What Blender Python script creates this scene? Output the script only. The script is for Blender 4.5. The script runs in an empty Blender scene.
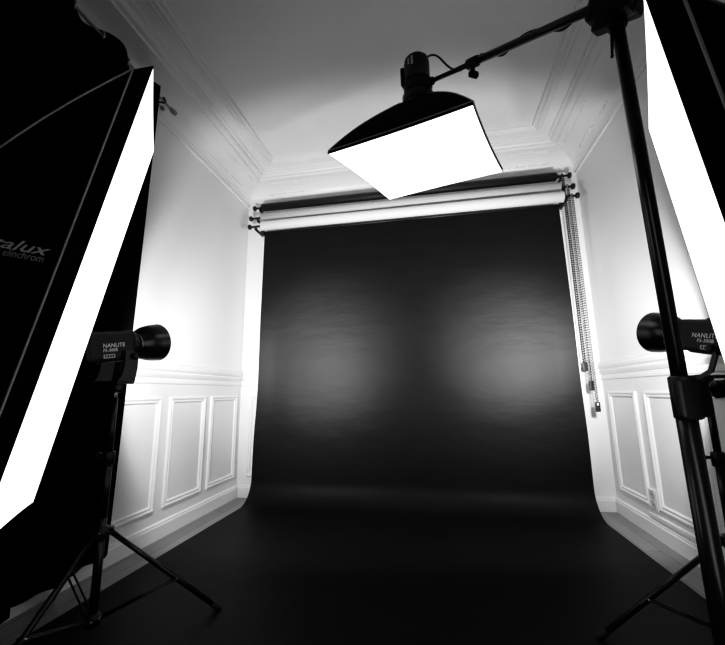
import bpy, bmesh, math, random
from mathutils import Vector, Matrix
random.seed(7)
scene = bpy.context.scene
COL = scene.collection
PI = math.pi
XL, XR, YB, YF = -1.851, 1.358, 3.475, -1.3      # room: left wall, right wall, back wall, wall behind the camera
ZC = 3.09                                         # ceiling height

# ------------------------------------------------------------------ materials
def mat(name, col, rough=.6, metal=0., spec=.5, var=0., vscale=8., bump=0., bscale=60., stretch=(1, 1, 1), emit=None, bdist=.01):
    m = bpy.data.materials.new(name); m.use_nodes = True
    nt = m.node_tree; b = nt.nodes['Principled BSDF']
    c = (col, col, col, 1) if not isinstance(col, tuple) else (*col, 1)
    b.inputs['Base Color'].default_value = c
    b.inputs['Roughness'].default_value = rough
    b.inputs['Metallic'].default_value = metal
    b.inputs['Specular IOR Level'].default_value = spec
    if emit:
        b.inputs['Emission Color'].default_value = (1, 1, 1, 1)
        b.inputs['Emission Strength'].default_value = emit
    if var or bump:
        tc = nt.nodes.new('ShaderNodeTexCoord'); mp = nt.nodes.new('ShaderNodeMapping')
        mp.inputs['Scale'].default_value = stretch
        nt.links.new(tc.outputs['Object'], mp.inputs['Vector'])
    if var:
        n = nt.nodes.new('ShaderNodeTexNoise'); n.inputs['Scale'].default_value = vscale; n.inputs['Detail'].default_value = 4
        r = nt.nodes.new('ShaderNodeValToRGB')
        a, z = max(0, c[0] * (1 - var)), min(1, c[0] * (1 + var))
        r.color_ramp.elements[0].position = .3; r.color_ramp.elements[1].position = .7
        r.color_ramp.elements[0].color = (a, a, a, 1); r.color_ramp.elements[1].color = (z, z, z, 1)
        nt.links.new(mp.outputs[0], n.inputs['Vector']); nt.links.new(n.outputs['Fac'], r.inputs[0])
        nt.links.new(r.outputs[0], b.inputs['Base Color'])
    if bump:
        n2 = nt.nodes.new('ShaderNodeTexNoise'); n2.inputs['Scale'].default_value = bscale; n2.inputs['Detail'].default_value = 3
        bp = nt.nodes.new('ShaderNodeBump'); bp.inputs['Strength'].default_value = bump; bp.inputs['Distance'].default_value = bdist
        nt.links.new(mp.outputs[0], n2.inputs['Vector']); nt.links.new(n2.outputs['Fac'], bp.inputs['Height'])
        nt.links.new(bp.outputs[0], b.inputs['Normal'])
    return m

M = {}
M['wall'] = mat('white wall paint', .80, .55, var=.02, vscale=2, bump=.04, bscale=40)
M['trim'] = mat('white satin trim paint', .80, .4, var=.015, vscale=3)
M['ceiling'] = mat('white ceiling plaster', .84, .8, var=.03, vscale=1.3)
M['rear'] = mat('pale rear wall paint', .75, .8, var=.03, vscale=2)
M['paper'] = mat('black seamless paper', .0105, .55, spec=.14, var=.08, vscale=3, bump=.22, bscale=3.6, bdist=.02, stretch=(1, 1, 2.6))
M['roll_black'] = mat('black rolled paper', .012, .6, var=.05)
M['roll_grey'] = mat('grey rolled paper', .52, .6, var=.02)
M['roll_white'] = mat('white rolled paper', .85, .6, var=.02)
M['black_metal'] = mat('black powder coated metal', .012, .38, spec=.5, var=.1, vscale=30)
M['black_gloss'] = mat('black anodised tube', .01, .28, spec=.5, var=.05, vscale=20)
M['black_plastic'] = mat('black plastic', .012, .45, spec=.4, var=.1, vscale=40)
M['steel'] = mat('bare steel', .5, .3, metal=1., var=.05)
M['silver'] = mat('silver reflector lining', .75, .25, metal=1., var=.03)
M['fabric'] = mat('black softbox fabric', .006, .85, spec=.12, var=.1, vscale=20, bump=.1, bscale=300)
M['rim'] = mat('black softbox rim fabric', .008, .8, spec=.15, var=.1, vscale=20)
M['piping'] = mat('grey piping', .6, .6, var=.05)
M['print'] = mat('pale grey print', .9, .6, var=.02)
M['print_dim'] = mat('dim grey print', .55, .6, var=.02)
M['diffuser'] = mat('glowing white diffuser', .85, .7, var=.01, emit=1.6)
M['curtain'] = mat('black curtain cloth', .0035, .95, spec=.04, var=.15, vscale=12, bump=.1, bscale=200)
M['bead_white'] = mat('grey plastic beads', .16, .4, var=.05)
M['bead_black'] = mat('black plastic beads', .03, .4, var=.05)
M['rod'] = mat('dull grey metal', .3, .45, spec=.5, var=.1)
M['rubber'] = mat('black rubber', .02, .8, var=.1)
M['rubber_grey'] = mat('grey rubber', .18, .7, var=.1)
M['cob'] = mat('glowing lamp lens', .8, .4, var=.01, emit=4.)

def floor_mat():
    m = bpy.data.materials.new('pale oak plank floor'); m.use_nodes = True
    nt = m.node_tree; b = nt.nodes['Principled BSDF']; b.inputs['Roughness'].default_value = .45
    tc = nt.nodes.new('ShaderNodeTexCoord'); mp = nt.nodes.new('ShaderNodeMapping')
    mp.inputs['Rotation'].default_value = (0, 0, PI / 2)
    br = nt.nodes.new('ShaderNodeTexBrick')
    br.inputs['Scale'].default_value = 1; br.inputs['Brick Width'].default_value = .9; br.inputs['Row Height'].default_value = .09
    br.inputs['Mortar Size'].default_value = .0018; br.offset = .37
    br.inputs['Color1'].default_value = (.27, .27, .27, 1); br.inputs['Color2'].default_value = (.34, .34, .34, 1)
    br.inputs['Mortar'].default_value = (.12, .12, .12, 1)
    n = nt.nodes.new('ShaderNodeTexNoise'); n.inputs['Scale'].default_value = 6; n.inputs['Detail'].default_value = 6
    mp2 = nt.nodes.new('ShaderNodeMapping'); mp2.inputs['Scale'].default_value = (14, 1, 1)
    mx = nt.nodes.new('ShaderNodeMix'); mx.data_type = 'RGBA'; mx.blend_type = 'MULTIPLY'; mx.inputs[0].default_value = .35
    nt.links.new(tc.outputs['Object'], mp.inputs[0]); nt.links.new(mp.outputs[0], br.inputs['Vector'])
    nt.links.new(tc.outputs['Object'], mp2.inputs[0]); nt.links.new(mp2.outputs[0], n.inputs['Vector'])
    nt.links.new(br.outputs['Color'], mx.inputs[6]); nt.links.new(n.outputs['Fac'], mx.inputs[7])
    nt.links.new(mx.outputs[2], b.inputs['Base Color'])
    return m
M['floor'] = floor_mat()

# ------------------------------------------------------------------ mesh helpers
def axis_frame(d):
    d = Vector(d).normalized()
    a = Vector((0, 0, 1)) if abs(d.z) < .9 else Vector((1, 0, 0))
    x = a.cross(d).normalized(); return x, d.cross(x), d

class MB:
    def __init__(s): s.v = []; s.f = []; s.sm = []
    def add(s, vs, fs, smooth=False):
        o = len(s.v); s.v += [tuple(v) for v in vs]
        for f in fs: s.f.append([i + o for i in f]); s.sm.append(smooth)
        return s
    def box(s, c, size, R=None, bev=0.):
        hx, hy, hz = [q / 2 for q in size]; c = Vector(c)
        bev = min(bev, hx * .9, hy * .9, hz * .9)
        bm = bmesh.new(); bmesh.ops.create_cube(bm, size=1)
        for v in bm.verts: v.co = Vector((v.co.x * 2 * hx, v.co.y * 2 * hy, v.co.z * 2 * hz))
        if bev: bmesh.ops.bevel(bm, geom=bm.edges[:], offset=bev, segments=2, profile=.6, affect='EDGES')
        bm.verts.index_update()
        vs = [(R @ v.co if R else v.co) + c for v in bm.verts]
        s.add(vs, [[v.index for v in f.verts] for f in bm.faces]); bm.free(); return s
    def lathe(s, o, d, prof, n=20, caps=True, sy=1.):
        x, y, z = axis_frame(d); o = Vector(o); vs = []; fs = []
        for t, r in prof:
            for k in range(n):
                a = 2 * PI * k / n; vs.append(o + z * t + x * (r * math.cos(a)) + y * (r * sy * math.sin(a)))
        for i in range(len(prof) - 1):
            for k in range(n):
                k2 = (k + 1) % n; fs.append([i * n + k, i * n + k2, (i + 1) * n + k2, (i + 1) * n + k])
        s.add(vs, fs, True)
        if caps:
            o1 = len(s.v) - len(vs)
            s.f.append([o1 + k for k in range(n)][::-1]); s.sm.append(False)
            s.f.append([o1 + (len(prof) - 1) * n + k for k in range(n)]); s.sm.append(False)
        return s
    def tube(s, a, b, r, r2=None, n=14):
        a = Vector(a); b = Vector(b); L = (b - a).length
        return s.lathe(a, b - a, [(0, r), (L, r if r2 is None else r2)], n)
    def path(s, pts, r, n=10):
        pts = [Vector(p) for p in pts]; vs = []; fs = []; up = None
        for i, p in enumerate(pts):
            d = (pts[min(i + 1, len(pts) - 1)] - pts[max(i - 1, 0)]).normalized()
            if up is None: x, y, _ = axis_frame(d)
            else:
                x = (up - d * up.dot(d)).normalized(); y = d.cross(x)
            up = x
            rr = r[i] if isinstance(r, (list, tuple)) else r
            for k in range(n):
                a = 2 * PI * k / n; vs.append(p + x * rr * math.cos(a) + y * rr * math.sin(a))
        for i in range(len(pts) - 1):
            for k in range(n):
                k2 = (k + 1) % n; fs.append([i * n + k, i * n + k2, (i + 1) * n + k2, (i + 1) * n + k])
        fs.append(list(range(n))[::-1]); fs.append([(len(pts) - 1) * n + k for k in range(n)])
        return s.add(vs, fs, True)
    def ball(s, c, r, n=12, m=8, sc=(1, 1, 1)):
        c = Vector(c); vs = [c + Vector((0, 0, r * sc[2]))]; fs = []
        for i in range(1, m):
            t = PI * i / m
            for k in range(n):
                a = 2 * PI * k / n; vs.append(c + Vector((r * sc[0] * math.sin(t) * math.cos(a), r * sc[1] * math.sin(t) * math.sin(a), r * sc[2] * math.cos(t))))
        vs.append(c - Vector((0, 0, r * sc[2]))); e = len(vs) - 1
        for k in range(n):
            k2 = (k + 1) % n; fs.append([0, 1 + k, 1 + k2]); fs.append([e, e - n + k2, e - n + k])
            for i in range(m - 2): fs.append([1 + i * n + k, 1 + (i + 1) * n + k, 1 + (i + 1) * n + k2, 1 + i * n + k2])
        return s.add(vs, fs, True)
    def torus(s, c, axis, R, r, n=20, m=8):
        x, y, z = axis_frame(axis); c = Vector(c); vs = []; fs = []
        for i in range(n):
            a = 2 * PI * i / n; d = x * math.cos(a) + y * math.sin(a)
            for k in range(m):
                b = 2 * PI * k / m; vs.append(c + d * (R + r * math.cos(b)) + z * r * math.sin(b))
        for i in range(n):
            for k in range(m):
                i2, k2 = (i + 1) % n, (k + 1) % m; fs.append([i * m + k, i2 * m + k, i2 * m + k2, i * m + k2])
        return s.add(vs, fs, True)
    def grid(s, P, smooth=True):
        h, w = len(P), len(P[0]); vs = [p for row in P for p in row]
        return s.add(vs, [[i * w + j, i * w + j + 1, (i + 1) * w + j + 1, (i + 1) * w + j] for i in range(h - 1) for j in range(w - 1)], smooth)
    def prism(s, poly, R, o, t):
        """poly: 2-D outline, R: 3x3 whose columns are the two in-plane axes and the thickness axis"""
        n = len(poly); o = Vector(o)
        a = [o + R @ Vector((p[0], p[1], -t / 2)) for p in poly]; b = [o + R @ Vector((p[0], p[1], t / 2)) for p in poly]
        return s.add(a + b, [list(range(n))[::-1], [n + i for i in range(n)]] + [[i, (i + 1) % n, n + (i + 1) % n, n + i] for i in range(n)])
    def build(s, name, m, parent=None, weld=False):
        me = bpy.data.meshes.new(name); me.from_pydata(s.v, [], s.f)
        for p, q in zip(me.polygons, s.sm): p.use_smooth = q
        bm = bmesh.new(); bm.from_mesh(me)
        if weld: bmesh.ops.remove_doubles(bm, verts=bm.verts, dist=1e-5)
        bmesh.ops.recalc_face_normals(bm, faces=bm.faces); bm.to_mesh(me); bm.free()
        me.materials.append(M[m]); o = bpy.data.objects.new(name, me); COL.objects.link(o)
        if parent: o.parent = parent
        return o

def struct(name, mb, m, parent=None):
    o = mb.build(name, m, parent)
    if parent is None: o['kind'] = 'structure'
    return o
def tag(o, label, cat, group=None):
    o['label'] = label; o['category'] = cat
    if group: o['group'] = group
    return o
def thing(name, label, cat, loc=(0, 0, 0), mw=None, group=None):
    o = bpy.data.objects.new(name, None); COL.objects.link(o); o.empty_display_size = .05
    if mw is not None: o.matrix_world = mw
    else: o.location = loc
    return tag(o, label, cat, group)
def text_mesh(body, size, shear=0., spacing=1.):
    cu = bpy.data.curves.new('lettering', 'FONT'); cu.body = body; cu.size = size; cu.shear = shear
    cu.space_character = spacing; cu.align_x = 'RIGHT'; cu.offset = size * .012; cu.resolution_u = 3
    o = bpy.data.objects.new('lettering', cu); COL.objects.link(o)
    dg = bpy.context.evaluated_depsgraph_get(); dg.update()
    me = bpy.data.meshes.new_from_object(o.evaluated_get(dg))
    vs = [v.co.copy() for v in me.vertices]; fs = [list(p.vertices) for p in me.polygons]
    bpy.data.objects.remove(o); bpy.data.curves.remove(cu); bpy.data.meshes.remove(me)
    return vs, fs

# ------------------------------------------------------------------ the room
W = .12
struct('floor', MB().box(((XL + XR) / 2, (YB + YF) / 2, -.05), (XR - XL + 2 * W, YB - YF + 2 * W, .1)), 'floor')
struct('ceiling', MB().box(((XL + XR) / 2, (YB + YF) / 2, ZC + .05), (XR - XL + 2 * W, YB - YF + 2 * W, .1)), 'ceiling')
struct('wall_left', MB().box((XL - W / 2, (YB + YF) / 2, ZC / 2), (W, YB - YF, ZC)), 'wall')
struct('wall_right', MB().box((XR + W / 2, (YB + YF) / 2, ZC / 2), (W, YB - YF, ZC)), 'wall')
struct('wall_back', MB().box(((XL + XR) / 2, YB + W / 2, ZC / 2), (XR - XL + 2 * W, W, ZC)), 'wall')
struct('wall_front', MB().box(((XL + XR) / 2, YF - W / 2, ZC / 2), (XR - XL + 2 * W, W, ZC)), 'rear')

SIDES = {'left': ((XL, YF), (0, 1), (1, 0), YB - YF), 'right': ((XR, YF), (0, 1), (-1, 0), YB - YF), 'back': ((XL, YB), (1, 0), (0, -1), XR - XL)}
def run(side, prof, a=0, b=None):
    """profile (offset from the wall, z) run along one wall, mitred at the room's corners"""
    (ox, oy), (tx, ty), (nx, ny), L = SIDES[side]; b = L if b is None else b
    P = []
    for o, z in prof:
        row = []
        for t in (a, b):
            tt = t
            if side == 'back': tt = t + o if t == 0 else (t - o if t == L else t)
            elif t == L: tt = t - o
            row.append((ox + tx * tt + nx * o, oy + ty * tt + ny * o, z))
        P.append(row)
    return MB().grid(P, False)
base_prof = [(0, 0), (.02, 0), (.02, .082), (.014, .09), (.014, .098), (.006, .104), (0, .106)]
rail_prof = [(0, 1.010), (.008, 1.012), (.012, 1.018), (.012, 1.034), (.006, 1.038), (.006, 1.052), (.014, 1.056), (.024, 1.072), (.028, 1.082), (.018, 1.088),
             (.018, 1.094), (.034, 1.108), (.038, 1.126), (.030, 1.136), (.030, 1.144), (.012, 1.152), (.008, 1.166), (0, 1.168)]
n = 0
for s_ in SIDES:
    struct('baseboard_' + s_, run(s_, base_prof), 'trim')
    n += 1; struct('trim_%d' % n, run(s_, rail_prof), 'trim')
# plaster cornice, cove and ceiling ridges
corn = [(0, 2.865), (.012, 2.868), (.016, 2.882), (.010, 2.888), (.010, 2.902)]
for k in range(9):
    a = k / 8 * PI / 2
    corn.append((.016 + .19 * (1 - math.cos(a)), 2.906 + .125 * math.sin(a)))
corn += [(.226, 3.031), (.232, 3.044), (.262, 3.046), (.272, 3.056), (.276, 3.076), (.30, 3.078), (.302, ZC)]
for s_ in SIDES:
    n += 1; struct('trim_%d' % n, run(s_, corn), 'trim')
ridge = [(.385, ZC), (.387, 3.078), (.396, 3.074), (.405, 3.078), (.412, 3.078), (.430, 3.066), (.448, 3.078), (.456, 3.078), (.462, 3.072), (.470, 3.078), (.472, ZC)]
for s_ in SIDES:
    n += 1; struct('trim_%d' % n, run(s_, ridge), 'trim')

# plaster leaf relief in the two far corners of the cornice
orn = random.Random(11)
for cx_, sg in ((XL, 1), (XR, -1)):
    m_ = MB()
    for k in range(15):
        for row_ in range(2):
            a = (.35 + .5 * row_) * PI / 2; o = .016 + .19 * (1 - math.cos(a)); z = 2.906 + .125 * math.sin(a)
            q = .27 + k * .036 + orn.uniform(-.008, .008); r_ = (.022 - .0008 * k) * orn.uniform(.7, 1.1)
            m_.ball((cx_ + sg * q, YB - o - .002, z), r_, 8, 6, (1, .45, .7))
            m_.ball((cx_ + sg * (o + .002), YB - q, z), r_, 8, 6, (.45, 1, .7))
    n += 1; struct('trim_%d' % n, m_, 'trim')

def panel(side, a, b, z0, z1):
    """picture-frame moulding: rectangular ring of a stepped profile"""
    (ox, oy), (tx, ty), (nx, ny), L = SIDES[side]
    prof = [(0, 0), (0, .012), (.008, .016), (.016, .013), (.020, .007), (.026, .007), (.030, .012), (.036, .009), (.040, 0)]
    P = []
    for i, o in prof:
        row = []
        for t, z in ((a + i, z0 + i), (b - i, z0 + i), (b - i, z1 - i), (a + i, z1 - i), (a + i, z0 + i)):
            row.append((ox + tx * t + nx * o, oy + ty * t + ny * o, z))
        P.append(row)
    return MB().grid(P, False)
def panels(side, spans, z0=.185, z1=.918):
    global n
    for a, b in spans:
        n += 1; struct('trim_%d' % n, panel(side, a, b, z0, z1), 'trim')
panels('left', [(y0 - YF, y0 + .43 - YF) for y0 in (2.965, 2.455, 1.935, 1.42, .90)])
panels('right', [(y0 - YF, y0 + .42 - YF) for y0 in (2.955, 2.425, 1.90, 1.37, .84)])
panels('back', [(.09 + k * .6125, .09 + k * .6125 + .515) for k in range(5)])
# cable trunking on the right wall, running out of the socket above the baseboard
n += 1
tr = MB()
tr.box((XR - .008, 2.22, .132), (.016, 1.5, .022), bev=.003)
struct('trim_%d' % n, tr, 'trim')

t = thing('wall_socket', 'white double power socket low on the right wall between two panel mouldings', 'socket', (XR, 2.90, .235))
MB().box((-.007, 0, 0), (.014, .088, .125), bev=.004).build('face_plate', 'trim', t)
for s_ in (-.031, .031):
    p = MB().lathe((-.0142, 0, s_), (-1, 0, 0), [(0, .026), (.003, .026), (.003, .021), (.0006, .020)], 20).build('socket_well', 'roll_grey', t)
    MB().tube((-.0150, .009, s_), (-.0164, .009, s_), .0032, n=8).tube((-.0150, -.009, s_), (-.0164, -.009, s_), .0032, n=8).build('contact_hole', 'black_plastic', p)

# ------------------------------------------------------------------ seamless paper and its rolls
def sweep_paper():
    y0, zt, Rr = 3.318, 2.505, .19
    prof = [(y0, zt - (zt - .20) * i / 26) for i in range(27)]
    for k in range(1, 15):
        a = k / 14 * PI / 2; prof.append((y0 - Rr * (1 - math.cos(a)), .194 - .19 * math.sin(a)))
    yf = y0 - Rr
    for k in range(1, 22): prof.append((yf - k * .18, .004))
    P = []
    for y, z in prof:
        f = max(0, min(1, (1.1 - z) / 1.1)); f = f * f * (3 - 2 * f)
        xl, xr = -1.588 - .047 * f, 1.128 + .022 * f
        row = []
        for k in range(33):
            u = k / 32; x = xl + (xr - xl) * u
            wob = .006 * math.sin(u * 9 + z * 1.3) * min(1, max(0, (z - .2) / .5)) * min(1, (2.6 - z) * 2)
            curl = .035 * (max(0, abs(u - .5) - .44) / .06) ** 2 * min(1, max(0, (z - .22) / .4)) * min(1, max(0, 2.5 - z))
            row.append((x, y + wob - curl, z))
        P.append(row)
    return MB().grid(P)
bd = sweep_paper().build('paper_backdrop', 'paper')
tag(bd, 'black seamless paper backdrop hanging below the rolls and sweeping over the floor', 'backdrop')
MB().tube((-1.605, 3.318, 2.508), (1.145, 3.318, 2.508), .011).build('hanging_bar', 'black_metal', bd)
for sx in (-1, 1):
    x = -1.60 if sx < 0 else 1.14
    MB().box((x, 3.316, 2.502), (.022, .034, .05), bev=.004).box((x + sx * .014, 3.318, 2.53), (.012, .02, .05), Matrix.Rotation(-sx * .5, 3, 'Y'), bev=.003).build('end_clip', 'black_plastic', bd)

ROLLS = [(3.372, 2.806, .038, -1.648, 1.148, 'roll_black', 'black paper roll, topmost and furthest back of the three rolls under the ceiling'),
         (3.330, 2.676, .044, -1.628, 1.158, 'roll_grey', 'light grey paper roll, middle of the three rolls under the ceiling'),
         (3.288, 2.566, .047, -1.606, 1.160, 'roll_white', 'white paper roll, lowest of the three, right above the black backdrop')]
for y, z, r, x0, x1, m, lab in ROLLS:
    t = thing('paper_roll', lab, 'paper roll', ((x0 + x1) / 2, y, z), group=None)
    h = (x1 - x0) / 2
    MB().lathe((-h, 0, 0), (1, 0, 0), [(0, r * .7), (0, r), (2 * h, r), (2 * h, r * .7)], 28).build('paper', m, t)
    for s_ in (-1, 1):
        sl = {(-1): {'roll_black': .07, 'roll_grey': .105, 'roll_white': .115}, 1: {'roll_black': .10, 'roll_grey': .092, 'roll_white': .10}}[s_][m]
        e = MB().lathe((s_ * h, 0, 0), (s_, 0, 0), [(-.004, .026), (.006, .026), (.022, .012), (.05, .010), (sl, .010)], 18).build('expander_spindle', 'black_plastic', t)
        MB().lathe((s_ * (h + sl - .004), 0, 0), (s_, 0, 0), [(0, .012), (.008, .025), (.026, .025), (.031, .020)], 18).build('knob', 'black_plastic', e)
def hook_bracket(x, lab):
    t = thing('hook_bracket', lab, 'bracket', (x, YB, 2.68))
    MB().box((0, -.005, 0), (.045, .012, .40), bev=.003).build('wall_plate', 'trim', t)
    for y, z, r, *_ in ROLLS:
        h = MB().box((0, (y - YB) / 2 - .012, z - 2.68 - .028), (.012, YB - y - .01, .028), bev=.003)
        pts = [(0, y - YB + .026 * math.cos(a), z - 2.68 + .026 * math.sin(a)) for a in [-PI * .9 + k * PI * .9 / 8 for k in range(9)]]
        h.path([(p[0], p[1], p[2] - .003) for p in pts], .007, 8).build('hook', 'black_metal', t)
    return t
hook_bracket(-1.672, 'three-hook bracket holding the rolls at their left ends')
hook_bracket(1.186, 'three-hook bracket holding the rolls at their right ends')

CH = [(1.204, 3.372, 2.806, 1.125, 'bead_black', 'shortest loop of dark bead chain beside the backdrop, nearest the paper'),
      (1.222, 3.330, 2.676, .972, 'bead_white', 'middle loop of pale bead chain beside the backdrop'),
      (1.232, 3.288, 2.566, .81, 'bead_white', 'longest loop of pale bead chain beside the backdrop, nearest the right wall')]
for x, y, zt, zb, m, lab in CH:
    t = thing('bead_chain', lab, 'chain', (x, y, zb))
    b = MB(); g = .019; gx, gy = .012, .016; z = .03
    while z < zt - zb:
        for s_ in (-1, 1): b.ball((s_ * gx, s_ * gy, z + (.01 if s_ > 0 else 0)), .0075, 7, 5)
        z += .02
    for s_ in (-1, 1): b.tube((s_ * gx * .5, s_ * gy * .5, .02), (s_ * gx, s_ * gy, .08), .0022, n=5).tube((s_ * gx, s_ * gy, .08), (s_ * gx, s_ * gy, zt - zb), .0022, n=5)
    for q in range(0, 8):
        a = PI * q / 7; b.ball((gx * math.cos(a), gy * math.cos(a), zt - zb + .017 * math.sin(a)), .0075, 7, 5)
    b.build('beads', m, t)
    w = MB().box((0, 0, -.008), (.034, .022, .075), bev=.006).build('chain_weight', 'black_plastic', t)
    if zb < .9: MB().box((-.002, -.0118, .012), (.012, .002, .016), bev=.0008).build('weight_button', 'roll_white', w)

# ------------------------------------------------------------------ black curtain along the left wall
XR_ROD = -1.735; ZROD = 2.915
t = thing('curtain_rod', 'thin grey metal curtain rod high along the left wall, its end knob past the curtain', 'curtain rod', (XR_ROD, 2.06, ZROD))
MB().tube((0, -2.9, 0), (0, .02, 0), .0085).build('rod', 'rod', t)
MB().tube((-.062, -2.9, .008), (-.062, .0, .008), .007).lathe((-.062, 0, .008), (0, 1, 0), [(0, .007), (.002, .014), (.02, .014), (.024, .009)], 12).build('rear_rod', 'rod', t)
MB().lathe((0, .015, 0), (0, 1, 0), [(0, .009), (.002, .014), (.016, .014), (.02, .017), (.05, .017), (.056, .012)], 16).build('finial', 'rod', t)
for yy in (-.055, -2.6):
    br = MB().tube((0, yy, -.004), (XL - XR_ROD, yy, .004), .006).lathe((XL - XR_ROD, yy, .004), (1, 0, 0), [(0, .022), (.008, .022), (.01, .01)], 14)
    br.torus((0, yy, 0), (0, 1, 0), .014, .005, 16, 6).box((0, yy, .02), (.012, .016, .018), bev=.002).build('rod_bracket', 'black_metal', t)

EY0, PER = 1.51, .35                                 # one eyelet at EY0, then one every half wave
def curtain(y0, y1, y1b, xm, ztop, zhem, lab, seed, amp):
    """eyelet curtain: the cloth waves across the rod, one eyelet at each crossing"""
    t = thing('curtain', lab, 'curtain', (xm, (y0 + y1) / 2, zhem)); c = Vector((xm, (y0 + y1) / 2, zhem))
    N = int((y1 - y0) / .016); P = []
    for i in range(41):
        v = i / 40; row = []
        for k in range(N + 1):
            u = k / N; ye = y1 + (y1b - y1) * v; y = y0 + (ye - y0) * u; a = 2 * PI * (y - EY0) / PER
            am = amp * (1 - .4 * v)
            x = xm + am * math.sin(a + .5 * v * math.sin(y * 5 + seed)) + .008 * math.sin(2.7 * a + 2 * v + seed) * v - .012 * v
            top = ztop + .012 * math.sin(a) * 1.4 + .006 * math.cos(2 * a)
            hem = zhem + .008 * math.sin(1.3 * a + seed) + .03 * max(0, (u - .9) / .1) ** 2
            row.append(Vector((x, y, top + (hem - top) * v)) - c)
        P.append(row)
    MB().grid(P).build('cloth', 'curtain', t)
    y = EY0 - 6 * PER
    while y < y1:
        if y > max(y0 + .02, .2):
            MB().torus(Vector((XR_ROD, y, ZROD)) - c, (.45, 1, 0), .021, .006, 18, 8).build('eyelet', 'steel', t)
        y += PER / 2
curtain(1.31, 1.925, 1.905, XR_ROD, 2.945, .085, 'black eyelet curtain on the left wall behind the lamp stand, hem clear of the floor', .6, .04)
curtain(-.75, 1.30, 1.455, XR_ROD + .004, 2.945, .008, 'long black curtain at the left edge of the picture, reaching the floor', 2.2, .04)

# ------------------------------------------------------------------ softboxes
def frame(az, tilt):
    az, tilt = math.radians(az), math.radians(tilt)
    nn = Vector((math.sin(az) * math.cos(tilt), math.cos(az) * math.cos(tilt), -math.sin(tilt)))
    e = Vector((-math.cos(az), math.sin(az), 0)); return nn, nn.cross(e)
def mw(c, nn, u):
    nn = Vector(nn).normalized(); u = Vector(u); u = (u - nn * u.dot(nn)).normalized(); x = u.cross(nn)
    m = Matrix((x, u, nn)).transposed().to_4x4(); m.translation = Vector(c); return m
def softbox(label, matrix, Wd, Ht, depth, ring, lip=.045, bow=.01, near=1, logo=False, bulge=.03, taper=(.010, .033), pipe='piping'):
    """local frame: face in the xy plane looking along +z, body behind it"""
    t = thing('softbox', label, 'softbox', mw=matrix)
    hw, hh = Wd / 2, Ht / 2; bw, bh = hw - taper[0], hh - taper[1]
    def half(v):                                     # v: 0 front of the panels ... 1 speed ring
        f = 1 - v + bulge * math.sin(PI * v)
        return ring + (bw - ring) * f, ring + (bh - ring) * f, -lip - (depth - lip) * v
    def side(k, u, v, out=0.):
        a, b, z = half(v); kk = 1 - bow * (1 - u * u) * (1 - v)
        if k == 0: return Vector(((a * kk) + out, u * b, z))
        if k == 1: return Vector((u * a, b * kk + out, z))
        if k == 2: return Vector((-a * kk - out, u * b, z))
        return Vector((u * a, -b * kk - out, z))
    for k in range(4):
        MB().grid([[side(k, -1 + 2 * j / 16, i / 14) for j in range(17)] for i in range(15)]).build('side_panel', 'fabric', t)
    def rim_pt(k, u, z, o=0.):
        kk = 1 - bow * (1 - u * u); q = max(0, -z / lip); a, b = hw - taper[0] * q, hh - taper[1] * q
        return (Vector((a * kk + o, u * (b + o), z)), Vector((u * (a + o), b * kk + o, z)), Vector((-a * kk - o, u * (b + o), z)), Vector((u * (a + o), -b * kk - o, z)))[k]
    r = MB()
    for k in range(4):
        r.grid([[rim_pt(k, -1 + 2 * j / 16, z, o) for j in range(17)] for z, o in ((-lip, 0), (0, .001), (.0015, 0), (.0015, -.002), (0, -.003))], False)
    r.build('rim', 'rim', t)
    d = MB()
    G = []
    for i in range(17):
        row = []
        for j in range(17):
            a, b = -1 + 2 * j / 16, -1 + 2 * i / 16
            row.append(((hw - .003) * a * (1 - bow * (1 - b * b)), (hh - .003) * b * (1 - bow * (1 - a * a)), .001 - .006 * (1 - a * a) * (1 - b * b)))
        G.append(row)
    d.grid(G).build('diffuser', 'diffuser', t)
    p = MB()
    for k in range(4):
        p.path([side(k, -1 + 2 * j / 16, .0, .002) for j in range(17)], .0028, 6)
    for sx in (-1, 1):
        for sy in (-1, 1):
            pts = []
            for i in range(13):
                a, b, z = half(i / 12); pts.append((sx * (a + .001), sy * (b + .001), z))
            p.path(pts, .0026, 6)
    p.build('piping', pipe, t)
    rg = MB().lathe((0, 0, -depth - .05), (0, 0, 1), [(0, ring * .8), (0, ring * 1.12), (.03, ring * 1.12), (.06, ring * 1.3), (.062, ring * .9)], 28)
    rg.build('speed_ring', 'black_metal', t)
    if logo:
        for body, size, sx_, m, h0, d0, shr in logo:
            vs, fs = text_mesh(body, size, shr)
            out = []
            for q in vs:
                tx, ty = q.x * sx_, q.y
                dd = d0 - tx; v = max(0, (dd - lip) / (depth - lip)); a, b, z = half(v); u = (h0 + ty) / b
                # the panel leans: measure depth along the panel's slope
                out.append(side(0 if near > 0 else 2, u, v, .002))
            MB().add(out, fs).build('brand_print', m, t)
    return t
nL, uL = frame(51.28, 10.26)
LOGO = [('Rotalux', .040, 1.5, 'print', .013, .080, .35), ('by elinchrom', .027, .82, 'print_dim', -.006, .077, .1)]
softbox('tall strip softbox at the left edge, lit white face turned to the backdrop', mw((-1.014, .952, 1.256), nL, uL), .45, 1.311, .385, .075, near=-1, logo=LOGO, bulge=.055)
nR, uR = frame(-63.07, 5.78)
softbox('tall strip softbox at the right edge, lit white face behind the boom stand column', mw((.562, .8175, .9686), nR, uR), .46, 1.335, .42, .075, near=1)
nT = Vector((.0033, .1204, -.9927)); uT = Vector((.3256, .9385, .1149))
softbox('square softbox hanging from the boom arm, lit white face pointing down', mw((-.015, 1.861, 2.126), nT, uT), .712, .712, .318, .075, lip=.016, bow=.022, bulge=.07, taper=(.003, .003), pipe='rubber_grey')

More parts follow.
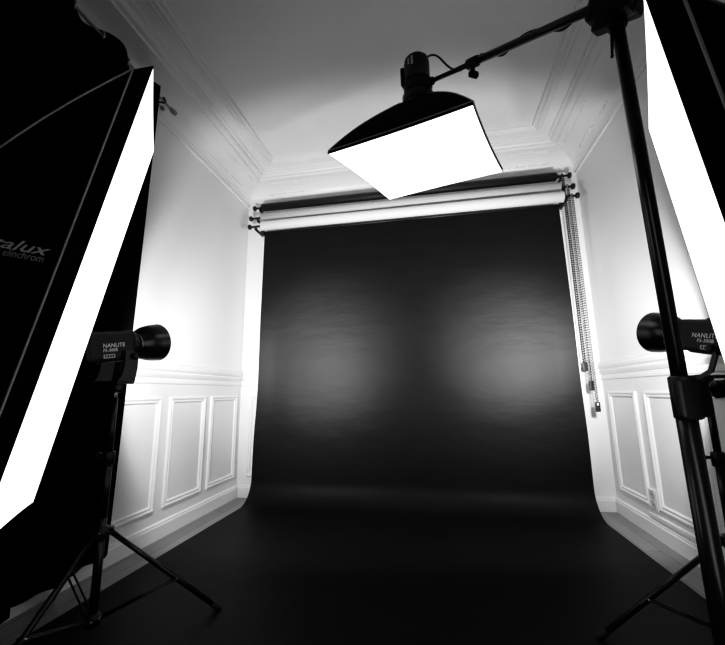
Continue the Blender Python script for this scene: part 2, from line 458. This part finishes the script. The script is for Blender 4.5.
def flash_head(label, o, d, up, hang=False, detail=True):
    """monolight: local +z along d (towards its softbox), origin at the front of the head"""
    t = thing('flash_head', label, 'studio flash', mw=mw(o, d, up))
    MB().lathe((0, 0, -.27), (0, 0, 1), [(.045, .03), (.049, .052), (.06, .063), (.085, .068), (.205, .068), (.21, .074), (.245, .074), (.25, .068), (.27, .066)], 28).build('housing', 'black_plastic', t)
    MB().box((.076, 0, -.135), (.022, .05, .10), bev=.006).build('side_handle', 'black_plastic', t)
    MB().box((.0, -.0655, -.17), (.012, .012, .045), bev=.003).box((.02, -.064, -.17), (.008, .012, .03), bev=.002).build('switch_panel', 'print_dim', t)
    MB().torus((0, 0, -.09), (0, 0, 1), .069, .003, 28, 6).build('seam_band', 'black_gloss', t)
    return t
apexT = Vector((-.015, 1.861, 2.126)) - nT * .362
flash_head('cylindrical black flash head on top of the hanging square softbox', apexT, nT, uT)
flash_head('black flash head mounted behind the left strip softbox', Vector((-1.014, .952, 1.256)) - nL * .45, nL, uL)
flash_head('black flash head mounted behind the right strip softbox', Vector((.562, .8175, .9686)) - nR * .45, nR, uR)

# ------------------------------------------------------------------ stands
def tripod(label, cx, cy, top, angs, r=.468, zc=.39, zh=.07, group=None):
    t = thing('light_stand', label, 'light stand', (cx, cy, 0), group=group)
    MB().tube((0, 0, zh - .03), (0, 0, zc + .05), .0165).build('base_tube', 'black_gloss', t)
    zm = zc + (top - zc) * .52
    MB().tube((0, 0, zc + .02), (0, 0, zm), .0155).build('lower_section', 'black_gloss', t)
    MB().tube((0, 0, zm - .02), (0, 0, top - .03), .0125).build('upper_section', 'black_gloss', t)
    MB().tube((0, 0, top - .05), (0, 0, top + .035), .0085).build('spigot', 'steel', t)
    c = MB().lathe((0, 0, zm - .035), (0, 0, 1), [(0, .018), (.004, .023), (.05, .023), (.056, .018)], 18).build('clamp_collar', 'black_plastic', t)
    MB().tube((-.02, 0, zm), (-.045, 0, zm), .006).lathe((-.045, 0, zm), (-1, 0, 0), [(0, .010), (.004, .017), (.018, .017), (.022, .012)], 8).build('knob', 'black_plastic', c)
    MB().lathe((0, 0, zc - .03), (0, 0, 1), [(0, .02), (.004, .03), (.045, .03), (.05, .02)], 18).build('leg_collar', 'black_plastic', t)
    MB().lathe((0, 0, zh - .025), (0, 0, 1), [(0, .018), (.004, .026), (.04, .026), (.045, .018)], 18).build('brace_collar', 'black_plastic', t)
    for a in angs:
        d = Vector((math.cos(a), math.sin(a), 0)); s_ = Vector((-d.y, d.x, 0))
        A = d * .028 + Vector((0, 0, zc)); B = d * r + Vector((0, 0, .0115))
        l = MB().tube(A, B, .0105, n=12).box(d * .03 + Vector((0, 0, zc)), (.03, .03, .03), Matrix.Rotation(a, 3, 'Z'), bev=.005).build('leg', 'black_gloss', t)
        e = (B - A).normalized()
        MB().tube(B - e * .035, B + e * .012, .0125, .0105, n=12).build('rubber_foot', 'rubber', l)
        Mid = A.lerp(B, .60); hb = d * .024 + Vector((0, 0, zh))
        for w in (-1, 1): MB().tube(hb + s_ * w * .011, Mid + s_ * w * .011, .0042, n=8).build('brace', 'black_gloss', t)
        for P_ in (Mid, hb, A): MB().tube(P_ - s_ * .018, P_ + s_ * .018, .0042, n=8).build('rivet', 'steel', l)
    return t
tripod('black tripod light stand under the left spotlight', -1.368, 1.46, .955, [math.radians(q) for q in (33.8, -86.2, 153.8)])
tripod('black tripod light stand under the right spotlight, behind the boom stand', 1.038, 1.72, .942, [math.radians(q) for q in (174, 54, 294)])
aL = Vector((-1.014, .952, 1.256)) - nL * .62; aR = Vector((.562, .8175, .9686)) - nR * .62
tripod('black tripod light stand holding the left strip softbox', aL.x, aL.y, aL.z - .10, [math.radians(q) for q in (30, 150, 270)], r=.22)
tripod('black tripod light stand holding the right strip softbox', aR.x, aR.y, aR.z - .10, [math.radians(q) for q in (60, 180, 300)], r=.25)

# boom stand
BX, BY, BT = .665, 1.2, 2.16
t = thing('boom_stand', 'large black boom stand, thick column in front of the right softbox, arm over the set', 'boom stand', (BX, BY, 0))
t.location.x += .011; t.rotation_euler = (0, -.0125, 0)
MB().tube((0, 0, .05), (0, 0, .93), .0245, n=24).build('lower_column', 'black_gloss', t)
MB().tube((0, 0, .9), (0, 0, BT), .0192, n=24).build('upper_column', 'black_gloss', t)
c = MB().lathe((.006, 0, .852), (0, 0, 1), [(0, .026), (.004, .033), (.112, .033), (.117, .028)], 24)
c.box((.030, -.004, .908), (.05, .04, .10), bev=.008).box((.0, -.012, .908), (.05, .045, .10), bev=.008)
c = c.build('column_collar', 'black_plastic', t)
MB().tube((.055, -.004, .93), (.075, -.004, .93), .008).lathe((.072, -.004, .93), (1, 0, 0), [(0, .012), (.004, .024), (.02, .024), (.026, .016)], 8).build('collar_knob', 'black_plastic', c)
for k, a in enumerate((96, 216, 336)):
    a = math.radians(a); d = Vector((math.cos(a), math.sin(a), 0))
    l = MB().path([d * .03 + Vector((0, 0, .20)), d * .14 + Vector((0, 0, .18)), d * .30 + Vector((0, 0, .03))], .016, 12).build('base_leg', 'black_gloss', t)
    MB().box(d * .305 + Vector((0, 0, .014)), (.07, .034, .028), Matrix.Rotation(a, 3, 'Z'), bev=.005).build('rubber_foot', 'rubber_grey', l)
MB().lathe((0, 0, .15), (0, 0, 1), [(0, .026), (.005, .033), (.10, .033), (.105, .026)], 24).build('base_collar', 'black_plastic', t)
# clamp and arm
P0 = Vector((BX - .02, BY - .03, 2.188)) - Vector((BX, BY, 0))
P1 = Vector((.068, 1.803, 2.566)) - Vector((BX, BY, 0))
dA = (P1 - P0).normalized(); PA = P0 - dA * .75
x_, y_, z_ = axis_frame(dA); RA = Matrix((dA, dA.cross(Vector((0, 0, 1))).normalized(), dA.cross(Vector((0, 0, 1))).normalized().cross(dA) * -1)).transposed()
split = P0.lerp(P1, .665)
ar = MB().tube(PA, split, .0165, n=16).build('boom_arm', 'black_gloss', t)
MB().tube(split - dA * .05, P1, .0118, n=16).build('arm_extension', 'black_gloss', ar)
kb = MB().lathe(split - dA * .035, dA, [(0, .018), (.004, .0235), (.06, .0235), (.065, .015)], 16).build('extension_collar', 'black_plastic', ar)
MB().tube(split, split + Vector((0, 0, -.05)), .009).box(split + Vector((0, 0, -.062)), (.045, .022, .026), Matrix.Rotation(.5, 3, 'Z'), bev=.005).build('knob', 'black_plastic', kb)
MB().lathe(P1 - dA * .03, dA, [(0, .014), (.004, .02), (.045, .02), (.05, .014)], 14).box(P1 + Vector((-.01, 0, -.012)), (.05, .04, .04), bev=.006).build('arm_tip', 'black_plastic', ar)
cl = MB().box(P0 + Vector((0, -.005, -.012)), (.135, .08, .10), RA, bev=.016).lathe((0, 0, BT - .055), (0, 0, 1), [(0, .022), (.006, .028), (.06, .028), (.07, .022)], 20)
cl.lathe(P0 + Vector((.015, -.04, .005)), Vector((.3, -1, .1)), [(0, .03), (.008, .036), (.018, .036), (.022, .028)], 16)
cl.box(P0 + Vector((-.038, .0, -.085)), (.05, .045, .045), RA, bev=.008).box(P0 + Vector((.055, -.01, -.035)), (.05, .06, .08), RA, bev=.01).build('boom_clamp', 'black_plastic', t)
MB().lathe(P0 + Vector((-.040, -.040, .012)), Vector((-.2, -1, 0)), [(0, .008), (.006, .008)], 10).build('clamp_bolt', 'steel', t)
MB().tube((-.035, -.03, BT - .085), (-.052, -.04, BT - .19), .005, .004).ball((-.052, -.04, BT - .19), .0055).build('clamp_lever', 'black_metal', t)
MB().lathe(PA - dA * .02, dA, [(0, .05), (.01, .06), (.14, .06), (.15, .05)], 20).build('counterweight', 'black_metal', t)
# power cable from the flash head, wrapped along the boom arm
def bez(p0, p1, p2, p3, n=14):
    return [p0 * (1 - s) ** 3 + p1 * 3 * s * (1 - s) ** 2 + p2 * 3 * s * s * (1 - s) + p3 * s ** 3 for s in [i / n for i in range(n + 1)]]
O = Vector((BX, BY, 0))
h0 = apexT - nT * .212 + Vector((.045, 0, 0)); h3 = O + P1.lerp(P0, .22) + Vector((0, -.008, -.012))
pts = bez(h0, h0 + Vector((.09, -.02, .05)), h3 + Vector((-.08, .05, .03)), h3)
L0 = P1.lerp(P0, .22); rt = random.Random(3)
for k in range(1, 90):
    f = .22 + .78 * k / 89; a = f * 60
    c_ = O + P1.lerp(P0, f); rr = .013 if f < .36 else .0185
    pts.append(c_ + x_ * rr * math.cos(a * .35) + y_ * rr * math.sin(a * .35))
cb = MB().path(pts, .005, 8).build('power_cable', 'rubber')
tag(cb, 'thin black cable looping from the hanging flash head onto the boom arm', 'cable')

# ------------------------------------------------------------------ spotlights
def spotlight(label, o, heading, pitch, strap):
    """LED fixture; local +y is the beam, origin at the foot of the yoke; strap: which side of the pivot the yoke hangs"""
    m = Matrix.Translation(Vector(o)) @ Matrix.Rotation(-heading, 4, 'Z')
    t = thing('spotlight', label, 'spotlight', mw=m)
    zc = .172; R = Matrix.Rotation(pitch, 3, 'X'); c0 = Vector((0, 0, zc))
    def T(mb):
        mb.v = [tuple(R @ (Vector(v)) + c0) for v in mb.v]; return mb
    h = MB().box((0, -.075, 0), (.118, .21, .125), bev=.014).box((0, -.08, -.05), (.10, .15, .04), bev=.012).box((0, -.182, .0), (.11, .02, .115), bev=.006)
    for k in range(5): h.box((0, -.15 + k * .018, .064), (.09, .007, .006), bev=.001)
    T(h).build('housing', 'black_plastic', t)
    T(MB().lathe((0, .024, 0), (0, 1, 0), [(0, .052), (.006, .058), (.03, .058), (.034, .053), (.045, .053)], 28)).build('mount_ring', 'black_metal', t)
    prof = [(.064, .052), (.074, .056), (.092, .066), (.112, .077), (.134, .083), (.16, .088), (.190, .0895), (.194, .0905), (.196, .0885)]
    r = T(MB().lathe((0, 0, 0), (0, 1, 0), prof, 40, caps=False)).build('reflector', 'black_gloss', t)
    T(MB().lathe((0, 0, 0), (0, 1, 0), [(a, b - .003) for a, b in prof[:-1]] + [(.196, .0885)], 40, caps=False)).build('reflector_lining', 'silver', r)
    T(MB().lathe((0, .062, 0), (0, 1, 0), [(0, .05), (.004, .05), (.012, .035), (.016, .01)], 24)).build('lamp_lens', 'cob', t)
    T(MB().torus((0, .068, 0), (0, 1, 0), .0540, .0018, 28, 6)).build('locking_ring', 'steel', t)
    # yoke: two strap arms and a foot
    s = strap
    if s > 0: side = [(.026, zc - .035), (.034, zc - .05), (.034, .07), (.026, .012), (.02, -.001), (-.055, -.001), (-.055, .012), (-.04, .03), (-.035, .05), (-.03, .075), (-.03, zc - .03)]
    else: side = [(-.10, zc - .055), (-.125, zc - .065), (-.125, .075), (-.10, .02), (-.06, -.001), (.02, -.001), (.02, .012), (-.055, .014), (-.085, .03), (-.108, .08), (-.106, zc - .068)]
    y = MB(); Ry = Matrix(((0, 0, 1), (1, 0, 0), (0, 1, 0)))
    for sx in (-1, 1): y.prism(side, Ry, (sx * .071, 0, 0), .008)
    y.box((0, -.02, .006), (.150, .05, .012), bev=.003).box((0, 0, -.012), (.04, .045, .05), bev=.008)
    y.build('yoke', 'black_metal', t)
    k = MB()
    for sx in (-1, 1): k.lathe((sx * .073, .012 if s > 0 else -.112, zc - (.052 if s > 0 else .068)), (sx, 0, 0), [(0, .010), (.004, .014), (.014, .014), (.018, .010)], 10)
    k.build('yoke_knob', 'black_plastic', t)
    k = MB().tube((.02, -.02, -.015), (.055, -.035, -.015), .007).lathe((.05, -.033, -.015), (1, -.4, 0), [(0, .011), (.004, .018), (.02, .018), (.024, .012)], 8).build('clamp_knob', 'black_plastic', t)
    # lettering on both flanks
    for sx in (1, -1):
        for body, size, zz, m_ in (('NANLITE', .0235, -.006, 'print'), ('FS-300B', .0185, -.024, 'print')):
            vs, fs = text_mesh(body, size, .12, 1.05)
            w = max(v.x for v in vs) - min(v.x for v in vs)
            x0 = min(v.x for v in vs)
            yend = (-.125 if sx > 0 else -.034) - (0 if sx > 0 or body[0] == 'N' else .02)
            T(MB().add([(sx * .0597, yend + sx * (v.x - x0), zz + v.y) for v in vs], fs)).build('brand_print', m_, t)
        b = MB(); yc = -.10 if sx > 0 else -.092
        b.box((sx * .0593, yc, -.043), (.0012, .05, .016)); 
        bo = T(b).build('badge', 'print_dim', t)
        q = MB()
        for j in range(4): q.box((sx * .0600, yc - .0165 + j * .011, -.043), (.0006, .007, .010))
        T(q).build('badge_print', 'black_plastic', bo)
    return t, m, R, c0
HOT = [Vector((-1.08, 3.33, 1.50)), Vector((.55, 3.33, 1.50))]
CORE = [Vector((-.98, 3.33, 1.29)), Vector((.65, 3.33, 1.29))]
LAMPS = [((-1.368, 1.46, .985), -1, 'black spotlight with bell reflector on the left stand, in front of the curtain', 1),
         ((1.038, 1.72, .972), 1, 'black spotlight with bell reflector at the right, partly behind the boom column', -1)]
for i, (o, sgn, lab, strap) in enumerate(LAMPS):
    c = Vector(o) + Vector((0, 0, .172)); d = HOT[i] - c
    hd = math.atan2(d.x, d.y); pt = math.atan2(d.z, math.hypot(d.x, d.y))
    t, m, R, c0 = spotlight(lab, o, hd, pt, strap)
    dn = d.normalized()
    for nm, ang, bl, pw, rad in (('flood_beam', 148, .28, 46, .06), ('wide_beam', 104, 1.0, 115, .07), ('core_beam', 54, 1.0, 260, .05)):
        l = bpy.data.lights.new(nm, 'SPOT'); l.spot_size = math.radians(ang); l.spot_blend = bl; l.energy = pw; l.shadow_soft_size = rad
        lo = bpy.data.objects.new(nm, l); COL.objects.link(lo)
        aim = {'core_beam': CORE[i] - c, 'wide_beam': dn, 'flood_beam': d - Vector((0, 0, .30))}[nm].normalized()
        lo.location = c + dn * .185; lo.rotation_euler = aim.to_track_quat('-Z', 'Y').to_euler()

# ------------------------------------------------------------------ camera and world
w = bpy.data.worlds.new('dark room'); scene.world = w; w.use_nodes = True
w.node_tree.nodes['Background'].inputs[0].default_value = (.02, .02, .02, 1); w.node_tree.nodes['Background'].inputs[1].default_value = .3
cam = bpy.data.cameras.new('camera'); cam.sensor_width = 36; cam.sensor_fit = 'HORIZONTAL'; cam.lens = 380.394 / 725 * 36; cam.clip_start = .02
co = bpy.data.objects.new('camera', cam); COL.objects.link(co)
r_, u_, f_ = (Vector((.98288, .18380, -.01288)), Vector((.04571, -.17550, .98342)), Vector((-.17849, .96717, .18090)))
m = Matrix((r_, u_, -f_)).transposed().to_4x4(); m.translation = (0, 0, .935); co.matrix_world = m
scene.camera = co
GROUPS = {'softbox': 'softboxes of the set', 'light stand': 'tripod light stands', 'spotlight': 'spotlights aimed at the backdrop', 'studio flash': 'flash heads of the softboxes',
          'paper roll': 'paper rolls under the ceiling', 'chain': 'bead chains of the rolls', 'bracket': 'brackets of the paper rolls', 'curtain': 'curtains on the left wall'}
for o_ in COL.objects:
    if o_.get('category') in GROUPS: o_['group'] = GROUPS[o_['category']]
scene.view_settings.view_transform = 'Standard'; scene.view_settings.look = 'None'
vs_ = scene.view_settings; vs_.use_curve_mapping = True
cmap = vs_.curve_mapping; cu = cmap.curves[3]            # film-like contrast: deep blacks, quick whites
for px_, py_ in ((.008, .0030), (.03, .019), (.10, .095), (.25, .29), (.50, .64)): cu.points.new(px_, py_)
cmap.update()
scene.cycles.use_denoising = True
scene.cycles.max_bounces = 10; scene.cycles.diffuse_bounces = 6
